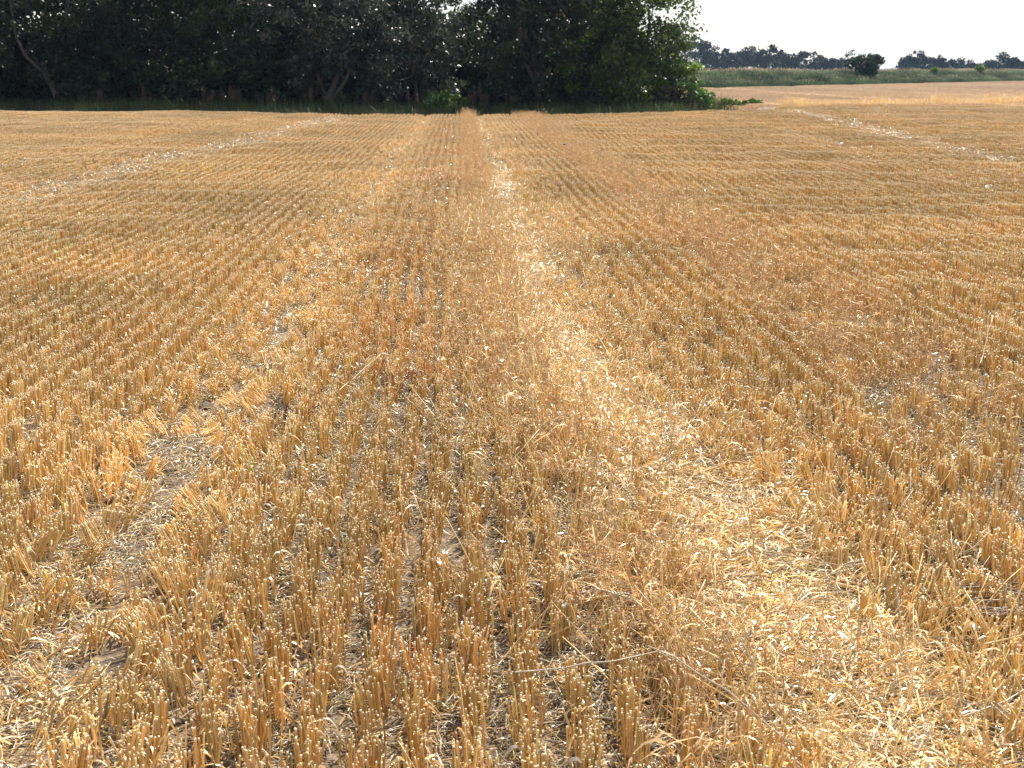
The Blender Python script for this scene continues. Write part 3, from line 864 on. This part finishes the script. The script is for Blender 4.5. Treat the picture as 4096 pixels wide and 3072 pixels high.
def bank_mat():
    m = bpy.data.materials.new('bank_turf'); m.use_nodes = True
    t = m.node_tree; p = t.nodes['Principled BSDF']; p.inputs['Roughness'].default_value = .9
    g = t.nodes.new('ShaderNodeNewGeometry'); n1 = t.nodes.new('ShaderNodeTexNoise'); n1.inputs['Scale'].default_value = .6; n1.inputs['Detail'].default_value = 6
    t.links.new(g.outputs['Position'], n1.inputs['Vector'])
    c = t.nodes.new('ShaderNodeValToRGB'); e = c.color_ramp.elements
    e[0].position, e[0].color = .35, (.035, .065, .022, 1); e[1].position, e[1].color = .7, (.09, .11, .045, 1)
    t.links.new(n1.outputs['Fac'], c.inputs[0]); t.links.new(c.outputs[0], p.inputs['Base Color'])
    return m


us, vs = np.arange(-60, 190, 1.0), np.arange(-.4, 12.6, .5)
U, V = np.meshgrid(us, vs)
bx, by = bank_xy(U, V)
i = np.arange(U.size).reshape(U.shape)
g = Geo(); g.add(np.stack([bx, by, bank_z(U, V) - .02 - .1 * (V < 0) - .1 * (V > 12)], -1), np.stack([i[:-1, :-1], i[:-1, 1:], i[1:, 1:], i[1:, :-1]], -1).reshape(-1, 4), None, (.1, .1, .05))
tag(g.obj('grass_bank', bank_mat()), 'low green bank running behind the far stubble field', 'bank', None, 'structure')
bk_p = [proto('bank_tuft', grass_tuft(760 + i, n=60, h=(.25, .7), pal=((.03, .085, .03), (.045, .11, .038), (.08, .13, .055)), seedhead=.3, r=.35), GRASS) for i in range(4)]
n = 9000
u = rng.uniform(-25, 130, n); v = rng.uniform(.1, 6, n)
bx, by = bank_xy(u, v)
hz = .55 + .55 * vnoise(u / 3, v / 1.2, 96) + .2 * (v > 3.4)
scatter('bank_grass', bk_p, np.stack([bx, by, bank_z(u, v)], 1), np.stack([rng.normal(0, .1, n), rng.normal(0, .1, n), rng.uniform(0, 6.28, n)], 1), np.stack([hz * 1.3, hz * 1.3, hz], 1), rng.integers(0, 4, n),
        (.35 + 1.2 * vnoise(u / 2.6, v / .7, 97)) * rng.uniform(.85, 1.15, n), np.clip((v > 3.3) * (vnoise(u / 7, v * 0, 98) * 1.5 - .3), 0, 1), 'rough green grass with pale seed heads covering the bank', 'grass')
make_tree('bush', 45.0, 143.0 + 3.0, 1.85, 3.15, .9, 780, 'lone round bush standing on the green bank against the sky', 'bush', None, 'green', clumps=80, per=60, leaf=.16, clump_r=.5, tr=.08, part='foliage')
for i, (px, w, h) in enumerate([(996, .7, 1.2), (950, .5, .7)]):
    k = (px - 460) / F_PX; t = (k * 111 - 19.6) / (60.4 - k * 75); x, y = bank_xy(t * 96.3, 3.0)
    o = make_tree('bush', float(x), float(y), w, h, .1, 790 + i, ['small pointed green bush on the bank under the last far tree', 'low green bush in the bank grass'][i], 'bush', None, 'bright', clumps=24, per=30, leaf=.14, clump_r=.3, tr=.03, part='foliage')
    o.location.z = 1.2
bpy.data.objects['bush'].location.z = .25

# ------------------------------------------------------------------ far trees on the skyline
FT = [(672, 20, 30), (688, 15, 38), (698, 12, 46), (708, 10, 52), (719, 6, 50.5), (727, 8, 56), (735, 10, 50.5), (746, 9, 51.5), (755, 8, 55), (763, 9, 49), (772, 8, 54), (783, 9, 58), (797, 14, 55), (811, 8, 58.5), (820, 9, 61), (829, 9, 62.5),
      (841, 10, 57), (852, 9, 60), (864, 9, 59), (896, 6, 60), (905, 7, 55.5), (914, 7, 56), (924, 6, 60.5), (932, 7, 58.5), (944, 7, 62), (955, 9, 61.5), (966, 6, 64.5), (983, 8, 62.5), (994, 9, 56.5), (1004, 8, 61), (1013, 7, 63), (1022, 8, 63.5), (1034, 9, 60), (1050, 10, 58)]
for i, (px, hw, yt) in enumerate(FT):
    D = 400 + 25 * math.sin(i * 2.1)
    x = (px - 460) / F_PX * D; H = (70.5 - yt) * D / F_PX * 1.22 + 1.6; rx = hw * D / F_PX
    lab = 'tall dark tree of the far wood rising beside the end tree of the hedge' if px < 703 else 'bluish far tree in the wood behind the bank' if px < 870 else 'bluish far tree of the broken skyline beyond the lone bush'
    grp = 'tall trees at the near end of the far wood' if px < 703 else 'far wood behind the bank' if px < 870 else 'broken row of far trees'
    make_tree('far_tree', x, D, rx, H, .2, 800 + i, lab, 'tree', grp, 'far', clumps=44, per=46, leaf=.42, clump_r=.24 * rx + .45, tr=.2, limb_k=2, elong=1.3, ry=rx * .8, hollow=.15)

# ------------------------------------------------------------------ single loose things in the stubble
def empty(name, loc, rz, label, cat, group=None):
    r = bpy.data.objects.new(name, None); col.objects.link(r)
    r.location = loc; r.rotation_euler = (0, 0, rz)
    return tag(r, label, cat, group)


STRAW1 = plant_mat('single_straw', rough=.33, spec=.6, trans=.3, tint=False)


def stalk_mesh(seed, L, rise, kink, r=.0019, c=PALE):
    """a long bent straw lying over the stubble: local +x is its length"""
    rng = np.random.default_rng(seed); g = Geo()
    s = np.linspace(0, 1, 7)
    p = np.stack([L * s, kink * np.maximum(0, s - .55) * L, .05 + rise * s - rise * 1.1 * np.maximum(0, s - .55) * (1 if kink else 0)], 1)
    p[1:-1] += rng.normal(0, .003, (5, 3))
    tubes(g, p[None], (r * np.linspace(1.1, .8, 7))[None], np.tile(np.array(c), (1, 7, 1)), 6, cap=True)
    for f in (2, 4):                                                  # stem nodes
        d = p[f + 1] - p[f]; d /= np.linalg.norm(d)
        tubes(g, np.stack([p[f] - d * .003, p[f], p[f] + d * .003])[None], np.array([[r * .9, r * 1.5, r * .9]]), np.tile(np.array(c) * .75, (1, 3, 1)), 6)
    return g, p


def ear_mesh(seed, c=(.46, .36, .20)):
    rng = np.random.default_rng(seed); g = Geo()
    for k in range(18):
        zz = k * .0042; a = (k % 2) * math.pi + rng.normal(0, .2); tw = k * .05
        d = np.array([1.0, math.cos(a + tw) * .45, math.sin(a + tw) * .45]); d /= np.linalg.norm(d)
        b = np.array([zz, math.cos(a + tw) * .0035, math.sin(a + tw) * .0035])
        p = b[None] + d[None] * (np.linspace(0, 1, 4) * .012)[:, None]
        tubes(g, p[None], np.array([[.001, .0034, .0028, .0004]]), np.tile(np.array(c) * (1 + rng.normal(0, .1)), (1, 4, 1)), 6)
        q = p[-1][None] + d[None] * (np.linspace(0, 1, 2) * rng.uniform(.004, .015))[:, None]
        tubes(g, q[None], np.array([[.0004, .0002]]), np.tile(np.array(PALE), (1, 2, 1)), 3)
    return g


stems = [stalk_mesh(900 + i, L, ri, kk, c=cc) for i, (L, ri, kk, cc) in enumerate([(.34, .10, 0, PALE), (.28, .07, .5, GOLD), (.40, .12, 0, TAN), (.24, .05, -.6, PALE), (.36, .02, .3, GREY)])]
stem_me = [g.mesh('stem', STRAW1) for g, p in stems]
ear_me = [ear_mesh(930 + i).mesh('ear', STRAW1) for i in range(2)]


def put_stalk(px, py, rz, k, ear, label, group=None, lift=.02, tilt=0.0, scale=1.0):
    x, y = px_ground(px, py, .08)
    root = empty('wheat_stalk', (x, y, float(ground_z(x, y)) + lift), R(rz), label, 'straw', group)
    root.rotation_euler = (0, -R(tilt), R(rz)); root.scale = (scale,) * 3
    o = bpy.data.objects.new('stem', stem_me[k]); col.objects.link(o); o.parent = root
    if ear:
        p = stems[k][1]; d = Vector(p[-1] - p[-2]).normalized()
        e = bpy.data.objects.new('ear', ear_me[k % 2]); col.objects.link(e); e.parent = root
        e.location = p[-1]; e.rotation_euler = (d + Vector((0, 0, -.5))).to_track_quat('X', 'Z').to_euler()
    return root


put_stalk(515, 686, 5, 4, True, 'pale bent wheat stalk lying level with a drooping ear above the middle rows', lift=.09)
put_stalk(435, 582, -5, 0, False, 'short white straw lying flat across the middle rows', lift=.07, scale=.42)
put_stalk(480, 660, -40, 2, False, 'thick tan stalk slanting up out of the middle rows beside a second one', lift=.02, tilt=18)
put_stalk(505, 655, 35, 2, False, 'long stalk slanting up to cross the tangled grass strip', lift=.03, tilt=20, scale=1.1)
put_stalk(655, 610, 115, 0, True, 'upright pale stalk with a whole ear at the strip edge', lift=.0, tilt=50)
put_stalk(690, 660, 140, 1, True, 'arching golden stalk with a bent ear over the tangled straw', lift=.0, tilt=45)
put_stalk(850, 600, 80, 3, False, 'dark-sided short stalk leaning over the bright straw', lift=.02, tilt=20, scale=.8)
put_stalk(340, 395, 60, 0, True, 'pale stalk with a grey ear hanging over the furrow in the middle rows', lift=.08)
put_stalk(980, 372, 60, 0, False, 'white straw propped up in the bumpy rows beyond the reddish strip', lift=.06, tilt=15)
put_stalk(870, 348, 150, 1, True, 'dark drooping ear on a bent stalk at the edge of the reddish strip', lift=.1)
put_stalk(150, 310, 140, 0, False, 'thin pale straw propped on the rows of the far side', lift=.08, tilt=12)
for i in range(60):
    if i < 40:
        y = 2.6 + 9 * rng.random() ** 1.6; x = float(track_r(y)) + rng.normal(-.15, .25)
    else:
        y = 3 + 10 * rng.random(); x = rng.uniform(-.42, .45) * y
    k = int(rng.integers(0, 5))
    root = empty('wheat_stalk', (x, y, float(ground_z(x, y)) + rng.uniform(0, .06)), 0, 'long loose straw tangled in the grass of the inner wheel strip' if i < 40 else 'long loose straw resting on top of the stubble',
                 'straw', 'loose stalks in the inner wheel strip' if i < 40 else 'loose stalks scattered on the stubble')
    root.rotation_euler = (0, -R(rng.uniform(-5, 38)), rng.uniform(0, 6.28)); root.scale = (rng.uniform(.6, 1.15),) * 3
    o = bpy.data.objects.new('stem', stem_me[k]); col.objects.link(o); o.parent = root
    if rng.random() < .35:
        p = stems[k][1]; d = Vector(p[-1] - p[-2]).normalized()
        e = bpy.data.objects.new('ear', ear_me[k % 2]); col.objects.link(e); e.parent = root
        e.location = p[-1]; e.rotation_euler = (d + Vector((0, 0, -.4))).to_track_quat('X', 'Z').to_euler()


# clods of earth
def clod(px, py, r, seed, label, group=None):
    rng = np.random.default_rng(seed)
    import bmesh
    bm = bmesh.new(); bmesh.ops.create_icosphere(bm, subdivisions=3, radius=1)
    for v in bm.verts:
        d = np.array(v.co); k = 1 + .35 * (float(vnoise(d[0] * 2 + seed, d[1] * 2 + d[2] * 3, seed)) - .5) + .18 * (float(vnoise(d[0] * 6, d[1] * 6 + d[2] * 5 + seed, seed)) - .5)
        v.co = Vector((d[0] * k * r * 1.3, d[1] * k * r, d[2] * k * r * .55))
    me = bpy.data.meshes.new('earth_clod'); bm.to_mesh(me); bm.free(); me.materials.append(SOIL)
    o = bpy.data.objects.new('earth_clod', me); col.objects.link(o)
    x, y = px_ground(px, py, 0)
    o.location = (x, y, float(ground_z(x, y)) + r * .25); o.rotation_euler = (0, 0, rng.uniform(0, 6))
    tag(o, label, 'clod', group)


def dark_soil():
    m = bpy.data.materials.new('clod_soil'); m.use_nodes = True
    t = m.node_tree; p = t.nodes['Principled BSDF']; p.inputs['Roughness'].default_value = .95
    g = t.nodes.new('ShaderNodeNewGeometry'); n1 = t.nodes.new('ShaderNodeTexNoise'); n1.inputs['Scale'].default_value = 60; n1.inputs['Detail'].default_value = 6
    t.links.new(g.outputs['Position'], n1.inputs['Vector'])
    c = t.nodes.new('ShaderNodeValToRGB'); c.color_ramp.elements[0].color = (.05, .038, .028, 1); c.color_ramp.elements[1].color = (.16, .12, .085, 1)
    t.links.new(n1.outputs['Fac'], c.inputs[0]); t.links.new(c.outputs[0], p.inputs['Base Color'])
    b = t.nodes.new('ShaderNodeBump'); b.inputs['Distance'].default_value = .01; t.links.new(n1.outputs['Fac'], b.inputs['Height']); t.links.new(b.outputs[0], p.inputs['Normal'])
    return m


SOIL = dark_soil()
clod(118, 494, .035, 3, 'dark earth clod lying in the leaning strip, larger of the near ones')
clod(126, 488, .022, 4, 'small earth clod resting against the larger dark one')
clod(205, 400, .03, 5, 'grey-brown earth clod in the leaning strip farther off')
clod(225, 378, .03, 6, 'earth clod with a hole beside pale straw, farthest in the leaning strip')
clod(880, 755, .045, 7, 'dark broken earth clod half buried under straw at the field corner')
clod(915, 748, .035, 8, 'dark earth clod beside the half buried one in the straw')
clod(70, 700, .025, 9, 'flat earth clod between the leaning tufts near the frame edge')


# rust-red dead weed standing in the middle rows
def weed(px, py, h, seed, label, c=(.30, .11, .03), n=16):
    rng = np.random.default_rng(seed); x, y = px_ground(px, py, .0)
    root = empty('dead_weed', (x, y, float(ground_z(x, y))), 0, label, 'dead weed')
    g = Geo(); l = Geo(); cc = np.array(c)
    for i in range(n):
        a = rng.uniform(0, 6.28); e = np.array([math.cos(a) * .05, math.sin(a) * .05, h * rng.uniform(.6, 1)])
        s = np.linspace(0, 1, 5)[:, None]
        p = np.array([rng.normal(0, .012), rng.normal(0, .012), -.01]) + e * s + np.array([math.cos(a), math.sin(a), -.4]) * (.06 * s ** 3)
        tubes(g, p[None], np.full((1, 5), .0013), np.tile(cc * .8, (1, 5, 1)), 5)
        q = p[-1] + np.array([math.cos(a), math.sin(a), -1.2]) * np.linspace(0, 1, 4)[:, None] * .06
        ribbons(l, q[None], np.array([[.006, .009, .006, .001]]), np.array([[-math.sin(a), math.cos(a), .2]]), np.tile(cc * (1 + rng.normal(0, .2)), (1, 4, 1)))
    g.obj('stem', STRAW1, root); l.obj('leaf_cluster', STRAW1, root)


weed(394, 400, .24, 21, 'rust-brown dead weed with folded leaves standing in the middle rows')
weed(297, 425, .17, 22, 'dark brown dead weed tuft against the edge of the leaning strip', (.13, .07, .03), 20)
weed(566, 440, .10, 23, 'flattened orange weed scrap in the tangled straw', (.45, .14, .03), 8)

# green shoots
SHOOT = plant_mat('green_shoot', rough=.45, spec=.4, trans=.4, tint=False)
for px, py, h, lab in [(75, 300, .17, 'single green grass shoot in the far side rows'), (252, 470, .12, 'small green shoot near the leaning strip edge'), (258, 605, .10, 'green shoot poking from the straw at the edge of the middle rows'), (862, 197, .16, 'green sprig standing in the bumpy rows')]:
    x, y = px_ground(px, py, .02); g = Geo(); rg = np.random.default_rng(int(px))
    root = empty('green_shoot', (x, y, float(ground_z(x, y))), 0, lab, 'shoot')
    for i in range(4):
        a = rg.uniform(0, 6.28); s = np.linspace(0, 1, 5)
        p = np.stack([math.cos(a) * .05 * s ** 2, math.sin(a) * .05 * s ** 2, h * rg.uniform(.7, 1) * s], 1)
        b = Geo(); ribbons(b, p[None], np.array([[.005, .006, .005, .004, .0005]]), np.array([[-math.sin(a), math.cos(a), 0]]), np.tile(np.array((.10, .22, .03)), (1, 5, 1)))
        b.obj('blade', SHOOT, root)


# wads of pulled straw
def wad(px, py, L, seed, az, label, c, n=45, rr=.07):
    rg = np.random.default_rng(seed); x, y = px_ground(px, py, .04); g = Geo()
    ang = az + rg.normal(0, .16, n); ln = L * rg.uniform(.5, 1, n)
    ctr = np.stack([rg.normal(0, rr * .6, n), rg.normal(0, rr, n), rg.uniform(.01, .09, n)], 1)
    s = np.linspace(-.5, .5, 5)
    p = ctr[:, None, :] + np.stack([np.cos(ang), np.sin(ang), rg.normal(0, .07, n)], 1)[:, None, :] * (ln[:, None] * s)[:, :, None]
    p[:, :, 2] -= .04 * (2 * s) ** 2; p[:, :, 2] = np.maximum(p[:, :, 2], .004)
    cc = mixc({'n': n, 'rng': rg}, c, [1] * len(c), .18)
    tubes(g, p, rg.uniform(.0012, .002, n)[:, None] * np.ones(5), cc[:, None, :].repeat(5, 1), 6, cap=True)
    o = g.obj('straw_wad', STRAW1); o.location = (x, y, float(ground_z(x, y)))
    tag(o, label, 'straw')


wad(1003, 612, .42, 31, R(170), 'brown combed wad of long stalks lying at the field edge', [(.30, .20, .12), (.40, .28, .17), (.22, .14, .09)])
wad(828, 655, .16, 32, R(60), 'glaring white wad of straw beside the leaning stubble', [(.75, .68, .52), (.70, .60, .42)], 40, .06)
wad(780, 560, .22, 33, R(20), 'pale straw wad under the leaning stubble edge', [(.70, .60, .40), PALE], 30, .08)
wad(420, 292, .30, 34, R(100), 'silvery straw wad pulled up across the middle rows', [GREY, (.5, .42, .32), (.34, .26, .2)], 40, .09)
wad(385, 410, .20, 35, R(10), 'white bent straw wad in the furrow of the middle rows', [(.62, .54, .40), GREY], 24, .06)

# bird skimming the stubble
def bird(px, py, dist):
    v = cam.rotation_euler.to_matrix() @ Vector(((px - 512) / F_PX, (384 - py) / F_PX, -1))
    k = dist / v.y
    root = empty('bird', Vector((0, 0, CAM_H)) + v * k, R(70), 'small dark bird gliding low over the stubble', 'bird')
    g = Geo(); c = np.array((.02, .02, .025))
    s = np.linspace(0, 1, 7)
    tubes(g, np.stack([.1 - .2 * s, 0 * s, .0 * s], 1)[None], (np.array([.004, .016, .02, .019, .014, .008, .002]))[None], np.tile(c, (1, 7, 1)), 8)
    for sg in (-1, 1):
        q = np.stack([.03 - .05 * s ** 2, sg * (.01 + .14 * s), .015 * np.sin(s * 3)], 1)
        ribbons(g, q[None], np.array([[.06, .055, .05, .042, .034, .022, .004]]), np.array([[1., 0, .1]]), np.tile(c, (1, 7, 1)))
    g.obj('body', SHOOT if False else BARK, root)


bird(564, 144, 24)
# air that turns the far wood blue
hz_m = bpy.data.materials.new('air'); hz_m.use_nodes = True
t = hz_m.node_tree; t.nodes.clear()
o = t.nodes.new('ShaderNodeOutputMaterial'); pv = t.nodes.new('ShaderNodeVolumePrincipled')
pv.inputs['Color'].default_value = (.50, .70, 1.0, 1); pv.inputs['Density'].default_value = .00014; pv.inputs['Anisotropy'].default_value = .2
t.links.new(pv.outputs[0], o.inputs['Volume'])
import bmesh
bm = bmesh.new(); bmesh.ops.create_cube(bm, size=1)
me = bpy.data.meshes.new('haze'); bm.to_mesh(me); bm.free(); me.materials.append(hz_m)
hz = bpy.data.objects.new('haze', me); col.objects.link(hz)
hz.scale = (7000, 5200, 20); hz.location = (0, 1900, 7.0)
tag(hz, 'thin bluish summer air over the whole field', 'haze', None, 'stuff')

print('scene built', len(bpy.data.objects))
